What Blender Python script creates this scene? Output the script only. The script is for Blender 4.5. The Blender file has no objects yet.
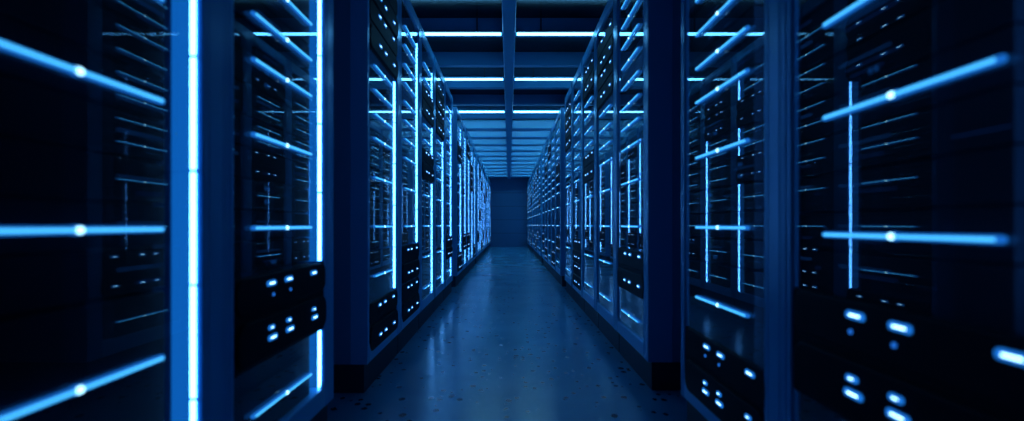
import bpy, bmesh, math, random
from mathutils import Vector, Matrix

random.seed(7)
scene = bpy.context.scene
C = scene.collection
PI = math.pi

# ------------------------------------------------------------------ layout
W = 0.75            # half width of the aisle, to the rack fronts
ZC = 0.895          # camera height
FPX = 496.0         # focal length in pixels of a 1024 wide frame
PITCH = 0.805       # rack width
GAP = 0.506         # open passage between groups of racks
CENTRES = [0.914, 1.719]
_c = 1.719 + PITCH + GAP
for _g in range(4):
    for _i in range(5):
        CENTRES.append(_c + _i * PITCH)
    _c += 5 * PITCH + GAP
SHIFT = 0.0425      # the two rows are set slightly out of step with each other
Y_END = CENTRES[-1] + PITCH / 2 + SHIFT + 0.02
CEIL = ZC + 1.90    # underside of the ceiling beams
X_WALL = 1.72

# ------------------------------------------------------------------ materials
def new_mat(name):
    m = bpy.data.materials.new(name)
    m.use_nodes = True
    nt = m.node_tree
    nt.nodes.clear()
    out = nt.nodes.new('ShaderNodeOutputMaterial')
    return m, nt, out

def pbr(name, col, rough=0.4, metal=0.0, spec=0.5, noise=0.0, nscale=20.0, bump=0.0):
    m, nt, out = new_mat(name)
    b = nt.nodes.new('ShaderNodeBsdfPrincipled')
    b.inputs['Base Color'].default_value = (*col, 1)
    b.inputs['Roughness'].default_value = rough
    b.inputs['Metallic'].default_value = metal
    b.inputs['Specular IOR Level'].default_value = spec
    nt.links.new(b.outputs[0], out.inputs[0])
    if noise:
        tc = nt.nodes.new('ShaderNodeTexCoord')
        nz = nt.nodes.new('ShaderNodeTexNoise')
        nz.inputs['Scale'].default_value = nscale
        nz.inputs['Detail'].default_value = 5
        nt.links.new(tc.outputs['Object'], nz.inputs['Vector'])
        mr = nt.nodes.new('ShaderNodeMapRange')
        mr.inputs['To Min'].default_value = max(0.02, rough - noise)
        mr.inputs['To Max'].default_value = min(1, rough + noise)
        nt.links.new(nz.outputs['Fac'], mr.inputs['Value'])
        nt.links.new(mr.outputs[0], b.inputs['Roughness'])
        if bump:
            bp = nt.nodes.new('ShaderNodeBump')
            bp.inputs['Strength'].default_value = bump
            nt.links.new(nz.outputs['Fac'], bp.inputs['Height'])
            nt.links.new(bp.outputs[0], b.inputs['Normal'])
    return m

def glow(name, col, strength):
    m, nt, out = new_mat(name)
    e = nt.nodes.new('ShaderNodeEmission')
    e.inputs['Color'].default_value = (*col, 1)
    e.inputs['Strength'].default_value = strength
    nt.links.new(e.outputs[0], out.inputs[0])
    return m

def glass(name):
    m, nt, out = new_mat(name)
    t = nt.nodes.new('ShaderNodeBsdfTransparent')
    t.inputs['Color'].default_value = (0.93, 0.96, 1.0, 1)
    g = nt.nodes.new('ShaderNodeBsdfGlossy')
    g.inputs['Roughness'].default_value = 0.012
    # Schlick's Fresnel on both faces of the pane: f0 + (1 - f0) (1 - cos)^5
    lw = nt.nodes.new('ShaderNodeLayerWeight')
    lw.inputs['Blend'].default_value = 0.5
    pw = nt.nodes.new('ShaderNodeMath')
    pw.operation = 'POWER'
    pw.inputs[1].default_value = 5.0
    nt.links.new(lw.outputs['Facing'], pw.inputs[0])
    ma = nt.nodes.new('ShaderNodeMath')
    ma.operation = 'MULTIPLY_ADD'
    ma.inputs[1].default_value = 0.935
    ma.inputs[2].default_value = 0.065
    nt.links.new(pw.outputs[0], ma.inputs[0])
    mx = nt.nodes.new('ShaderNodeMixShader')
    nt.links.new(ma.outputs[0], mx.inputs[0])
    nt.links.new(t.outputs[0], mx.inputs[1])
    nt.links.new(g.outputs[0], mx.inputs[2])
    nt.links.new(mx.outputs[0], out.inputs[0])
    return m

def floor_mat():
    m, nt, out = new_mat('polished_concrete')
    N, L = nt.nodes, nt.links
    b = N.new('ShaderNodeBsdfPrincipled')
    L.new(b.outputs[0], out.inputs[0])
    tc = N.new('ShaderNodeTexCoord')
    big = N.new('ShaderNodeTexNoise')
    big.inputs['Scale'].default_value = 2.2
    big.inputs['Detail'].default_value = 6
    L.new(tc.outputs['Object'], big.inputs['Vector'])
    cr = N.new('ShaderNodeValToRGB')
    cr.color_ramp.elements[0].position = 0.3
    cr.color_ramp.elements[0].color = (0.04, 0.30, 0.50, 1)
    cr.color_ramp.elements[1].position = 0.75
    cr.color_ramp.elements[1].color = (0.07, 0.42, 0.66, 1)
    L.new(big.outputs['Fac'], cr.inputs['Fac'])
    # dark flecks of aggregate
    mp = N.new('ShaderNodeMapping')
    mp.inputs['Scale'].default_value = (1.0, 0.8, 1.0)
    L.new(tc.outputs['Object'], mp.inputs['Vector'])
    vo = N.new('ShaderNodeTexVoronoi')
    vo.inputs['Scale'].default_value = 20.0
    vo.inputs['Randomness'].default_value = 1.0
    L.new(mp.outputs[0], vo.inputs['Vector'])
    sep = N.new('ShaderNodeSeparateColor')
    L.new(vo.outputs['Color'], sep.inputs[0])
    mr = N.new('ShaderNodeMapRange')       # fleck radius differs from cell to cell; many cells have none
    mr.inputs['From Min'].default_value = 0.30
    mr.inputs['From Max'].default_value = 1.0
    mr.inputs['To Min'].default_value = 0.0
    mr.inputs['To Max'].default_value = 0.42
    L.new(sep.outputs[0], mr.inputs['Value'])
    wob = N.new('ShaderNodeTexNoise')
    wob.inputs['Scale'].default_value = 60.0
    L.new(tc.outputs['Object'], wob.inputs['Vector'])
    add = N.new('ShaderNodeMath')
    add.operation = 'MULTIPLY_ADD'
    add.inputs[1].default_value = 0.25
    L.new(wob.outputs['Fac'], add.inputs[0])
    L.new(vo.outputs['Distance'], add.inputs[2])
    sub = N.new('ShaderNodeMath')
    sub.operation = 'SUBTRACT'
    sub.inputs[1].default_value = 0.09
    L.new(add.outputs[0], sub.inputs[0])
    lt = N.new('ShaderNodeMath')
    lt.operation = 'LESS_THAN'
    L.new(sub.outputs[0], lt.inputs[0])
    L.new(mr.outputs[0], lt.inputs[1])
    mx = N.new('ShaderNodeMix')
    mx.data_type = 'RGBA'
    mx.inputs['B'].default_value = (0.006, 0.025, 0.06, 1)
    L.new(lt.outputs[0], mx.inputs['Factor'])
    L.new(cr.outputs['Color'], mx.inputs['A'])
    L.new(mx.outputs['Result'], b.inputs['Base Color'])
    rr = N.new('ShaderNodeMapRange')
    rr.inputs['To Min'].default_value = 0.17
    rr.inputs['To Max'].default_value = 0.22
    L.new(big.outputs['Fac'], rr.inputs['Value'])
    L.new(rr.outputs[0], b.inputs['Roughness'])
    b.inputs['Specular IOR Level'].default_value = 0.55
    return m

BLUE = (0.07, 0.36, 1.0)
M = dict(
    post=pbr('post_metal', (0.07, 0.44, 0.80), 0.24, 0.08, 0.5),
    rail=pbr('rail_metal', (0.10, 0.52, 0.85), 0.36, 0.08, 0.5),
    shell=pbr('shell_metal', (0.06, 0.32, 0.56), 0.42, 0.3, 0.5, 0.05, 9),
    plinth=pbr('plinth_rubber', (0.012, 0.030, 0.06), 0.6),
    server=pbr('server_black', (0.004, 0.009, 0.018), 0.6, 0.0, 0.2, 0.05, 30),
    panel=pbr('control_black', (0.003, 0.007, 0.016), 0.55, 0.0, 0.08, 0.05, 18),
    clip=pbr('clip_black', (0.008, 0.014, 0.022), 0.5),
    beam=pbr('beam_paint', (0.06, 0.36, 0.62), 0.40, 0.0, 0.5, 0.05, 6),
    ceil=pbr('ceiling_black', (0.003, 0.008, 0.016), 0.22, 0.0, 0.25, 0.04, 5),
    wall=pbr('wall_paint', (0.04, 0.17, 0.32), 0.6, 0.0, 0.4, 0.05, 4),
    seam=pbr('wall_seam', (0.02, 0.08, 0.17), 0.6),
    glass=glass('door_glass'),
    floor=floor_mat(),
    strip=glow('strip_lens', (0.085, 0.39, 1.0), 20.0),
    stripside=glow('strip_edge', (0.02, 0.27, 1.0), 1.8),
    wall_glow=glow('strip_wall_glow', (0.008, 0.25, 1.0), 0.55),  # the strip's light on the side wall, put in as emission
    bar=glow('bar_tube', (0.015, 0.24, 1.0), 0.60),
    barcore=glow('bar_core', (0.06, 0.47, 1.0), 1.7),
    node=glow('bar_node', (0.35, 0.75, 1.0), 3.2),
    led=glow('led_line', (0.02, 0.25, 1.0), 0.14),
    leddim=glow('led_line_dim', (0.02, 0.20, 1.0), 0.08),
    pill=glow('indicator_lens', (0.015, 0.25, 1.0), 0.75),
    pillcore=glow('indicator_core', (0.35, 0.70, 1.0), 5.0),
    lamp=glow('status_lens', (0.02, 0.22, 1.0), 0.7),
    tube=glow('ceiling_tube', (0.10, 0.50, 1.0), 11.0),
    far_fill=glow('far_beam_fill', (0.20, 0.64, 1.0), 15.0),  # glow of the added battens that brighten the far beam faces
)

# ------------------------------------------------------------------ mesh helpers
def box(bm, x0, x1, y0, y1, z0, z1, bev=0.0, seg=2, mi=0):
    vs = [bm.verts.new((x, y, z)) for x in (x0, x1) for y in (y0, y1) for z in (z0, z1)]
    idx = [(0, 1, 3, 2), (4, 6, 7, 5), (0, 4, 5, 1), (2, 3, 7, 6), (0, 2, 6, 4), (1, 5, 7, 3)]
    fs = [bm.faces.new([vs[i] for i in f]) for f in idx]
    for f in fs:
        f.material_index = mi
    if bev:
        es = list({e for f in fs for e in f.edges})
        r = bmesh.ops.bevel(bm, geom=es, offset=bev, segments=seg, affect='EDGES', profile=0.5)
        for f in r['faces']:
            f.material_index = mi
    return fs

def prism(bm, prof, z0, z1, mi=0):
    """prof: (x, y) outline extruded along z."""
    a = [bm.verts.new((x, y, z0)) for x, y in prof]
    b = [bm.verts.new((x, y, z1)) for x, y in prof]
    n = len(prof)
    for i in range(n):
        bm.faces.new((a[i], a[(i + 1) % n], b[(i + 1) % n], b[i])).material_index = mi
    bm.faces.new(list(reversed(a))).material_index = mi
    bm.faces.new(b).material_index = mi

def slab(bm, cx, cz, w, h, rad, y0, y1, edge=0.004, mi=0, n=6):
    """a rounded rectangle in the x-z plane standing out towards -y, its front edge eased."""
    def outline(shrink, y):
        pts = []
        hw, hh, r = w / 2 - shrink, h / 2 - shrink, max(0.0008, rad - shrink)
        for sx, sz, a0 in ((1, 1, 0), (-1, 1, PI / 2), (-1, -1, PI), (1, -1, 1.5 * PI)):
            for k in range(n + 1):
                a = a0 + k / n * PI / 2
                pts.append(bm.verts.new((cx + sx * (hw - r) + r * math.cos(a), y, cz + sz * (hh - r) + r * math.sin(a))))
        return pts
    rings = [outline(0, y1), outline(0, y0 + edge), outline(edge * 0.3, y0 + edge * 0.3), outline(edge, y0)]
    k = len(rings[0])
    for a, b in zip(rings, rings[1:]):
        for i in range(k):
            bm.faces.new((a[i], b[i], b[(i + 1) % k], a[(i + 1) % k])).material_index = mi
    bm.faces.new(rings[-1]).material_index = mi
    bm.faces.new(list(reversed(rings[0]))).material_index = mi

def lathe_x(bm, prof, n=16, mi=0, cy=0, cz=0):
    """prof: (x, r) along the x axis, closed at both ends."""
    rings = []
    for x, r in prof:
        rings.append([bm.verts.new((x, cy + r * math.cos(2 * PI * k / n), cz + r * math.sin(2 * PI * k / n))) for k in range(n)])
    for a, b in zip(rings, rings[1:]):
        for i in range(n):
            bm.faces.new((a[i], a[(i + 1) % n], b[(i + 1) % n], b[i])).material_index = mi
    bm.faces.new(list(reversed(rings[0]))).material_index = mi
    bm.faces.new(rings[-1]).material_index = mi

def mesh(name, fill, mats, smooth=False):
    bm = bmesh.new()
    fill(bm)
    bmesh.ops.recalc_face_normals(bm, faces=bm.faces)
    me = bpy.data.meshes.new(name)
    bm.to_mesh(me)
    bm.free()
    for m in mats:
        me.materials.append(m)
    if smooth:
        for p in me.polygons:
            p.use_smooth = True
    return me

def link(name, me, parent=None, loc=(0, 0, 0)):
    o = bpy.data.objects.new(name, me)
    C.objects.link(o)
    o.parent = parent
    o.location = loc
    return o

def structure(name, fill, mats):
    o = link(name, mesh(name, fill, mats))
    o['kind'] = 'structure'
    return o

# ------------------------------------------------------------------ the rack's shared meshes
# rack space: x along the front (to the right of someone facing it), y into the rack, z up
HW = PITCH / 2 - 0.0015
Z0, Z1, ZT0, ZT1 = 0.155, 0.235, 2.515, 2.60
SL, SR = -0.365, 0.3025          # inner faces of the two posts
SLOTS = {'d': ZC - 0.565, 'c': ZC - 0.2865, 'b': ZC - 0.009, 'a': ZC + 0.27,
         'e': ZC + 0.548, 'f': ZC + 0.823, 'g': ZC + 1.10, 'h': ZC + 1.375}
ORDER = 'dcbaefgh'
BAR_Z = {'d': [ZC - 0.563], 'c': [ZC - 0.2865], 'b': [ZC - 0.009], 'a': [ZC + 0.267],
         'e': [ZC + 0.487, ZC + 0.622], 'f': [ZC + 0.757, ZC + 0.892],
         'g': [ZC + 1.027, ZC + 1.162], 'h': [ZC + 1.30, ZC + 1.435]}

def f_left_post(bm):
    prism(bm, [(-HW, 0.0), (-HW + 0.010, 0.0), (-HW + 0.013, 0.004), (-HW + 0.017, 0.004), (-HW + 0.020, 0.0),
               (SL - 0.003, 0.0), (SL, 0.003), (SL, 0.09), (-HW, 0.09)], Z0, ZT1)

def f_right_post(bm):
    p = [(SR, 0.003), (SR + 0.003, 0.0)]
    for g in (0.326, 0.388):
        p += [(g - 0.005, 0.0), (g - 0.002, 0.002), (g + 0.002, 0.002), (g + 0.005, 0.0)]
    p += [(HW, 0.0), (HW, 0.13), (SR, 0.13)]
    prism(bm, p, Z0, ZT1)

def f_bottom_rail(bm):
    box(bm, SL, SR, 0.0, 0.06, Z0, Z1, 0.003, 1)
    for sx in (SL, SR):        # small gusset in each lower corner of the opening
        d = 1 if sx == SL else -1
        a = [bm.verts.new((sx, y, Z1 - 0.002)) for y in (0.002, 0.012)]
        b = [bm.verts.new((sx + d * 0.028, y, Z1 - 0.002)) for y in (0.002, 0.012)]
        c = [bm.verts.new((sx, y, Z1 + 0.028)) for y in (0.002, 0.012)]
        for k in (0, 1):
            bm.faces.new((a[k], b[k], c[k]))
        bm.faces.new((a[0], a[1], b[1], b[0])); bm.faces.new((b[0], b[1], c[1], c[0])); bm.faces.new((c[0], c[1], a[1], a[0]))

def f_top_rail(bm): box(bm, SL, SR, 0.0, 0.06, ZT0, ZT1, 0.003, 1)
def f_plinth(bm): box(bm, -HW + 0.012, HW - 0.012, 0.022, 0.86, 0.0, Z0)

def f_side_panel(bm):
    box(bm, -0.004, 0.004, 0.09, 0.90, Z0, ZT1 - 0.003, 0.002, 1)

def f_back_panel(bm): box(bm, -HW + 0.009, HW - 0.009, 0.892, 0.90, Z0, ZT1 - 0.003)
def f_roof(bm): box(bm, -HW + 0.009, HW - 0.009, 0.06, 0.89, ZT1 - 0.012, ZT1 - 0.002)
def f_blank(bm):
    box(bm, SL + 0.004, 0.2, 0.022, 0.30, Z1 + 0.004, 0.748, 0.002, 1)
    for z in (0.40, 0.57):
        box(bm, SL + 0.03, 0.17, 0.019, 0.024, z, z + 0.004)
def f_channel(bm):             # dark tray at the back of the open channel beside the servers
    box(bm, 0.202, 0.300, 0.122, 0.14, Z1 + 0.004, ZT0 - 0.004)
def f_glass(bm): box(bm, SL + 0.001, SR - 0.001, 0.0085, 0.0115, Z1 + 0.003, ZT0 - 0.003)

def f_strip(bm):
    h = 0.1372
    # lens towards -x (into the bay), a dim edge towards the aisle
    x0, x1, y0, y1 = 0.2935, 0.302, 0.0120, 0.026
    vs = [bm.verts.new((x, y, z)) for x in (x0, x1) for y in (y0, y1) for z in (-h, h)]
    idx = [((0, 1, 3, 2), 0), ((4, 6, 7, 5), 2), ((0, 4, 5, 1), 1), ((2, 3, 7, 6), 2), ((0, 2, 6, 4), 2), ((1, 5, 7, 3), 2)]
    for f, mi in idx:
        bm.faces.new([vs[i] for i in f]).material_index = mi

def f_wall_glow(bm): box(bm, 0.2992, 0.3022, 0.0275, 0.076, -0.1388, 0.1388)  # glowing plate that stands in for strip light on the bay's side wall
def f_clip(bm): box(bm, 0.2910, 0.302, 0.0118, 0.0250, -0.002, 0.002, 0.0006, 1)

BAR_S, BAR_L = -0.053, 0.435
def f_bar(bm):
    r = 0.0068
    h = BAR_L / 2
    lathe_x(bm, [(-h, r * 0.3), (-h + 0.002, r * 0.75), (-h + 0.006, r), (h - 0.006, r), (h - 0.002, r * 0.75), (h, r * 0.3)], 14)
    box(bm, -h + 0.010, h - 0.010, -r - 0.0012, -r + 0.002, -0.0030, 0.0030, 0.0008, 1, 1)
def f_node(bm):
    r = 0.0088
    lathe_x(bm, [(-0.0075, r * 0.75), (-0.005, r), (0.005, r), (0.0075, r * 0.75)], 16)
    q = 0.0066                 # the bright bead set into the front of the collar
    lathe_x(bm, [(-0.0085, q * 0.35), (-0.0065, q * 0.8), (-0.003, q), (0.003, q), (0.0065, q * 0.8), (0.0085, q * 0.35)], 14, 1, -0.0045)
def f_bracket(bm):             # stand-off feet that carry the bar on the door
    for x in (0.0,):
        box(bm, x - 0.004, x + 0.004, 0.003, 0.0072, -0.003, 0.003, 0.0008, 1)

def f_control(bm):
    slab(bm, -0.018, 0.0, 0.69, 0.272, 0.012, 0.006, 0.0092, 0.002)
    slab(bm, -0.018, 0.078, 0.668, 0.112, 0.042, 0.000, 0.007, 0.006)
    slab(bm, -0.018, -0.062, 0.668, 0.134, 0.050, -0.004, 0.007, 0.008)
def f_pill(bm):
    slab(bm, 0, 0, 0.057, 0.0175, 0.0087, -0.003, 0.003, 0.0015)
    slab(bm, 0, 0, 0.034, 0.0046, 0.0023, -0.0036, -0.002, 0.0005, 1)
def f_small_pill(bm):
    slab(bm, 0, 0, 0.036, 0.0145, 0.0072, -0.003, 0.003, 0.0015)
    slab(bm, 0, 0, 0.015, 0.0036, 0.0018, -0.0036, -0.002, 0.0005, 1)
def f_dot(bm): slab(bm, 0, 0, 0.011, 0.011, 0.0055, -0.002, 0.003, 0.001)
def f_bezel(bm): slab(bm, 0, 0, 0.064, 0.0235, 0.0115, -0.001, 0.003, 0.0008)

UNIT_H = 0.0925
def unit(kind):
    """one server: drawer front with its own pattern of lamps."""
    def fill(bm):
        h = UNIT_H / 2 - 0.002
        box(bm, SL + 0.004, 0.2, 0.022, 0.30, -h, h, 0.0015, 1)
        rnd = random.Random(kind * 31 + 5)
        def line(x0, x1, z, t=0.0016, mi=1):
            box(bm, x0, x1, 0.0200, 0.0225, z - t / 2, z + t / 2, 0, 1, mi)
        def ports(x, z):
            for dx in (0, 0.017):
                box(bm, x + dx - 0.005, x + dx + 0.005, 0.0200, 0.0225, z - 0.006, z + 0.006, 0.001, 1, 1)
        A, B, D = (-0.355, -0.308), (-0.202, -0.045), (0.062, 0.196)
        if kind in (0, 2, 3, 5, 8):
            line(*B, 0.012)
            line(B[0] + 0.02, B[1] + 0.015, -0.004, 0.0014, 2)
        if kind in (0, 1, 4, 6, 9, 10):
            line(*D, 0.005)
        if kind == 11:
            line(*D, 0.023); line(*D, -0.023)
        if kind == 10:
            line(D[0] + 0.05, D[1], -0.025, 0.0014, 2)
        if kind in (0, 3, 4, 5):
            line(*A, 0.02, 0.0022)
        if kind in (1, 2, 4, 8):
            line(B[0] + 0.04, B[1] - 0.02, -0.022, 0.0014, 2)
        if kind in (0, 2, 6, 9):
            line(D[0] + 0.03, D[1], -0.018, 0.0014, 2)
            line(A[0], A[1], -0.018, 0.0014, 2)
        if kind in (5, 6):
            ports(D[0] + 0.035, 0.018); ports(D[0] + 0.035, -0.02)
        if kind == 7:
            ports(B[0] + 0.055, 0.024); ports(B[0] + 0.055, -0.018); line(-0.02, 0.03, 0.012); line(-0.02, 0.03, -0.03)
        if kind in (8, 5):
            ports(B[0] + 0.10, -0.026)
        if kind in (1, 3):
            line(-0.292, -0.272, 0.0, 0.0014, 2)
        # shallow pull recess and vents, unlit
        box(bm, -0.02, 0.06, 0.0203, 0.0225, -h + 0.01, -h + 0.013, 0, 1, 0)
    return fill
R = dict(
    left_post=mesh('left_post', f_left_post, [M['post']]),
    right_post=mesh('right_post', f_right_post, [M['post']]),
    bottom_rail=mesh('bottom_rail', f_bottom_rail, [M['rail']]),
    top_rail=mesh('top_rail', f_top_rail, [M['rail']]),
    plinth=mesh('plinth', f_plinth, [M['plinth']]),
    side_panel=mesh('side_panel', f_side_panel, [M['shell']]),
    back_panel=mesh('back_panel', f_back_panel, [M['shell']]),
    roof=mesh('roof', f_roof, [M['shell']]),
    blank=mesh('blanking_panel', f_blank, [M['server']]),
    channel=mesh('cable_tray', f_channel, [M['server']]),
    glass=mesh('glass_door', f_glass, [M['glass']]),
    strip=mesh('light_strip', f_strip, [M['strip'], M['stripside'], M['clip']]),
    wall_glow=mesh('wall_glow', f_wall_glow, [M['wall_glow']]),
    clip=mesh('clip', f_clip, [M['clip']]),
    bar=mesh('light_bar', f_bar, [M['bar'], M['barcore']]),
    node=mesh('node', f_node, [M['bar'], M['node']]),
    bracket=mesh('bracket', f_bracket, [M['clip']]),
    control=mesh('control_panel', f_control, [M['panel']]),
    pill=mesh('indicator_light', f_pill, [M['pill'], M['pillcore']]),
    small=mesh('small_indicator_light', f_small_pill, [M['pill'], M['pillcore']]),
    dot=mesh('status_lamp', f_dot, [M['lamp']]),
    bezel=mesh('bezel', f_bezel, [M['clip']]),
)
UNITS = [mesh('server_unit', unit(k), [M['server'], M['led'], M['leddim']]) for k in range(12)]

ORD = ['First', 'Second', 'Third', 'Fourth', 'Fifth', 'Sixth', 'Seventh', 'Eighth', 'Ninth', 'Tenth', 'Eleventh', 'Twelfth',
       'Thirteenth', 'Fourteenth', 'Fifteenth', 'Sixteenth', 'Seventeenth', 'Eighteenth', 'Nineteenth', 'Twentieth',
       'Twenty-first', 'Twenty-second']

def rack(side, k, panels, kinds, dz=0.0):
    """side -1: the row on -x, +1: the row on +x. panels: the slots closed by a control panel."""
    e = bpy.data.objects.new('server_rack', None)
    C.objects.link(e)
    e.empty_display_size = 0.2
    e.location = (side * W, CENTRES[k] + (SHIFT if side > 0 else 0), 0)
    off = SHIFT if side > 0 else 0.0
    e.rotation_euler = (0, 0, -side * PI / 2)
    e['category'] = 'server rack'
    row = 'row of glowing white edge strips' if side < 0 else 'row of dim blue posts'
    low = [p for p in panels if p in 'cd']
    high = [p for p in panels if p not in 'cd']
    if not panels:
        tail = 'light bars only'
    elif low and high:
        tail = 'dark panels low and high'
    elif low == ['c'] :
        tail = 'dark panel at knee height'
    elif low == ['d']:
        tail = 'dark panel near floor'
    elif low:
        tail = 'two dark panels down low'
    else:
        tail = 'dark panel up high'
    e['label'] = f'{ORD[k]} rack along the {row}, {tail}'
    e['group'] = 'server racks in the ' + row
    for n in ('left_post', 'right_post'):
        link('post', R[n], e)
    link('bottom_rail', R['bottom_rail'], e); link('top_rail', R['top_rail'], e)
    link('plinth', R['plinth'], e)
    link('side_panel', R['side_panel'], e, (-HW + 0.0045, 0, 0)); link('side_panel', R['side_panel'], e, (HW - 0.0045, 0.04, 0))
    link('back_panel', R['back_panel'], e, (0, 0.03, 0)); link('roof', R['roof'], e)
    link('blanking_panel', R['blank'], e); link('cable_tray', R['channel'], e); link('glass_door', R['glass'], e)
    nu = int((ZT0 - 0.755) / UNIT_H)
    for i in range(nu):
        z = 0.755 + (i + 0.5) * UNIT_H + dz
        link('server_unit', UNITS[kinds(i)], e, (0, 0, z))
    for sl in ORDER:
        z = SLOTS[sl]
        if sl in panels:
            p = link('control_panel', R['control'], e, (0, 0, z + dz))
            for sx in (-0.157 + off, -0.034 + off, 0.180 + off):
                link('bezel', R['bezel'], p, (sx, -0.0005, 0.104))
                link('indicator_light', R['pill'], p, (sx, -0.0025, 0.104))
                if sx < 0.12 and k < 2:
                    link('status_lamp', R['dot'], p, (sx - 0.017 * side, -0.001, 0.066))
                link('bezel', R['bezel'], p, (sx, -0.0045, -0.066))
                link('indicator_light', R['pill'], p, (sx, -0.0065, -0.066))
                if k < 2:
                    link('indicator_light', R['small'], p, (sx - 0.006, -0.0055, -0.034))
        else:
            st = link('light_strip', R['strip'], e, (0, 0, z))
            link('wall_glow', R['wall_glow'], st)
            link('clip', R['clip'], st, (0, 0, -0.137))
            for bz in BAR_Z[sl]:
                b = link('light_bar', R['bar'], e, (BAR_S + off, 0.0012, bz + dz))
                link('node', R['node'], b)
                link('bracket', R['bracket'], b)
    return e

# ------------------------------------------------------------------ which rack carries what
LEFT_PANELS = {0: '', 1: 'c', 2: 'dgh', 3: 'cd', 4: 'eg', 5: 'gh', 6: 'c', 7: 'dg', 8: 'c', 9: 'ch', 10: 'fg', 11: 'd',
               12: 'c', 13: 'ah', 14: 'dg', 15: 'c', 16: 'f', 17: 'cg', 18: 'd', 19: 'h', 20: 'c', 21: 'fd'}
RIGHT_PANELS = {0: 'c', 1: 'd', 2: 'c', 3: 'gh', 4: 'eh', 5: 'cd', 6: 'gh', 7: 'cf', 8: 'd', 9: 'h', 10: 'dg', 11: 'c',
                12: 'e', 13: 'ch', 14: 'd', 15: 'g', 16: 'c', 17: 'df', 18: 'h', 19: 'c', 20: 'd', 21: 'g'}
for k in range(22):
    rl, rr = random.Random(100 + k), random.Random(300 + k)
    if k == 0:
        seq = [10, 9, 10, 9, 11, 11, 10, 11, 10, 9, 6, 10, 9, 10, 11, 9, 10, 6, 9]
        rack(-1, k, LEFT_PANELS[k], lambda i: seq[i % len(seq)])
        seq2 = [3, 2, 3, 2, 3, 8, 3, 2, 8, 3, 8, 3, 2, 3, 8, 8, 3, 2, 3]
        rack(1, k, RIGHT_PANELS[k], lambda i: seq2[i % len(seq2)], -0.0135)
    else:
        a = [rl.choice([0, 0, 1, 2, 3, 4, 5, 6, 7, 8]) for _ in range(24)]
        b = [rr.choice([0, 0, 1, 2, 3, 4, 5, 6, 7, 8]) for _ in range(24)]
        rack(-1, k, LEFT_PANELS[k], lambda i: a[i])
        rack(1, k, RIGHT_PANELS[k], lambda i: b[i])

# ------------------------------------------------------------------ the room
Y0 = -0.3
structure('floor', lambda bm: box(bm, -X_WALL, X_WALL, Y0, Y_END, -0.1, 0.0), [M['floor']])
structure('ceiling', lambda bm: box(bm, -X_WALL, X_WALL, Y0, Y_END, CEIL + 0.16, CEIL + 0.26), [M['ceil']])
structure('wall_left', lambda bm: box(bm, -X_WALL - 0.1, -X_WALL, Y0, Y_END, 0, CEIL + 0.16), [M['wall']])
structure('wall_right', lambda bm: box(bm, X_WALL, X_WALL + 0.1, Y0, Y_END, 0, CEIL + 0.16), [M['wall']])
def f_end(bm):
    box(bm, -X_WALL, X_WALL, Y_END, Y_END + 0.1, 0, CEIL + 0.16)
    for z in (0.55, 1.10, 1.65, 2.2):
        box(bm, -X_WALL + 0.01, X_WALL - 0.01, Y_END - 0.006, Y_END + 0.004, z, z + 0.02, 0, 1, 1)
structure('wall_back', f_end, [M['wall'], M['seam']])
# cross beams, one every 0.97 m, and the long beam down the middle
BEAMS = [4.93 + 0.965 * i for i in range(-4, 16)]
n = 1
for y in BEAMS:
    structure(f'trim_{n}', lambda bm: box(bm, -X_WALL + 0.001, X_WALL - 0.001, y, y + (0.09 if y < 9 else 0.30), CEIL, CEIL + 0.16, 0.004, 1), [M['beam']])
    n += 1
structure(f'trim_{n}', lambda bm: (box(bm, -0.062, 0.062, Y0, Y_END - 0.01, CEIL - 0.022, CEIL + 0.158, 0.004, 1)), [M['beam']])

def f_tube(L):
    def fill(bm):
        r = 0.014
        lathe_x(bm, [(0.012, r), (L - 0.012, r)], 14)
    return fill
def f_tube_caps(L):
    def fill(bm):
        for x in (0.0, L - 0.012):
            lathe_x(bm, [(x, 0.013), (x + 0.002, 0.0165), (x + 0.010, 0.0165), (x + 0.012, 0.013)], 14)
    return fill
def f_tray(L):
    def fill(bm):
        box(bm, 0.0, L, -0.022, 0.022, 0.014, 0.024, 0.002, 1)
        for x in (0.25, L - 0.25):
            box(bm, x - 0.006, x + 0.006, -0.006, 0.006, 0.022, 0.175)
    return fill
TL = 1.52
TM = dict(tube=mesh('tube', f_tube(TL), [M['tube']], True), caps=mesh('end_cap', f_tube_caps(TL), [M['clip']]),
          tray=mesh('tray', f_tray(TL), [M['clip']]))
def ceiling_tube(y, sgn, label):
    e = bpy.data.objects.new('ceiling_light', None)
    C.objects.link(e)
    e.location = (sgn * 0.066, y, CEIL - 0.012)
    e.rotation_euler = (0, 0, 0 if sgn > 0 else PI)
    e['category'] = 'ceiling light'
    e['label'] = label
    e['group'] = 'bright ceiling light tubes'
    for n_, m_ in (('tube', 'tube'), ('end_cap', 'caps'), ('tray', 'tray')):
        link(n_, TM[m_], e)
WHICH = ['first', 'second', 'third']
for i, y in enumerate((4.905, 6.43, 8.28)):
    for sgn in (-1, 1):
        row = 'white strip row' if sgn < 0 else 'dim blue row'
        ceiling_tube(y, sgn, f'{WHICH[i]} bright ceiling tube from the camera, on the {row} side of the beam')

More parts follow.
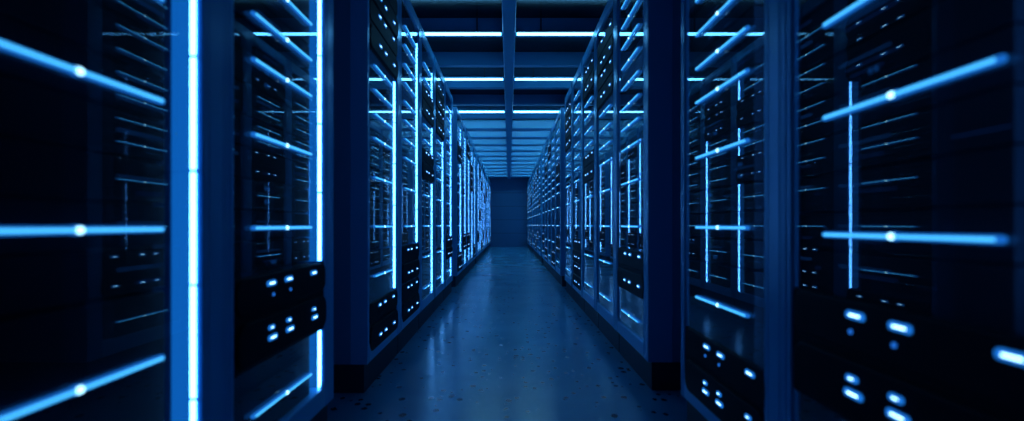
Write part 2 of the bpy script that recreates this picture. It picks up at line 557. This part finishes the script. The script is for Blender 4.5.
# pale battens added between the farther beams to brighten the beam faces
def f_fill_batten(bm): box(bm, -1.45, 1.45, -0.02, 0.02, -0.022, -0.006, 0.004, 2)
def f_fill_batten_body(bm): box(bm, -1.47, 1.47, -0.03, 0.03, -0.008, 0.0, 0.002, 1)
BM_ = mesh('tube', f_fill_batten, [M['far_fill']]); BB_ = mesh('tray', f_fill_batten_body, [M['clip']])
far = [y for y in BEAMS if y > 9.5]
for i, y in enumerate(far):
    e = bpy.data.objects.new('fill_batten', None)
    C.objects.link(e)
    e.location = (0, y - 0.26, CEIL + 0.16)
    e['category'] = 'ceiling light'
    e['label'] = f'added pale blue fill batten, {ORD[i].lower()} one beyond the bright tubes towards the end wall'
    e['group'] = 'added fill battens between the far beams'
    link('tube', BM_, e); link('tray', BB_, e)

# ------------------------------------------------------------------ world, camera, view
w = bpy.data.worlds.new('dark_room')
scene.world = w
w.use_nodes = True
bg = w.node_tree.nodes.get('Background') or w.node_tree.nodes.new('ShaderNodeBackground')
bg.inputs[0].default_value = (0.004, 0.02, 0.06, 1)
bg.inputs[1].default_value = 0.25

cam = bpy.data.cameras.new('camera')
co = bpy.data.objects.new('camera', cam)
C.objects.link(co)
co.location = (0, 0, ZC)
co.rotation_euler = (PI / 2, 0, 0)
cam.sensor_fit = 'HORIZONTAL'
cam.sensor_width = 36.0
cam.lens = FPX / 1024 * 36.0
cam.shift_x = (512 - 509) / 1024
cam.shift_y = (225 - 210.5) / 1024
cam.clip_start = 0.02
cam.dof.use_dof = True
cam.dof.focus_distance = 5.5
cam.dof.aperture_fstop = cam.lens / 14.0
scene.camera = co

vs = scene.view_settings
vs.view_transform = 'Standard'
vs.look = 'None'
vs.gamma = 1.0
vs.exposure = 0.0
vs.use_curve_mapping = False
cy = scene.cycles
cy.use_denoising = True
cy.max_bounces = 8
cy.diffuse_bounces = 3
cy.glossy_bounces = 4
cy.transparent_max_bounces = 24
cy.caustics_reflective = True
cy.sample_clamp_indirect = 6.0
cy.use_light_tree = True
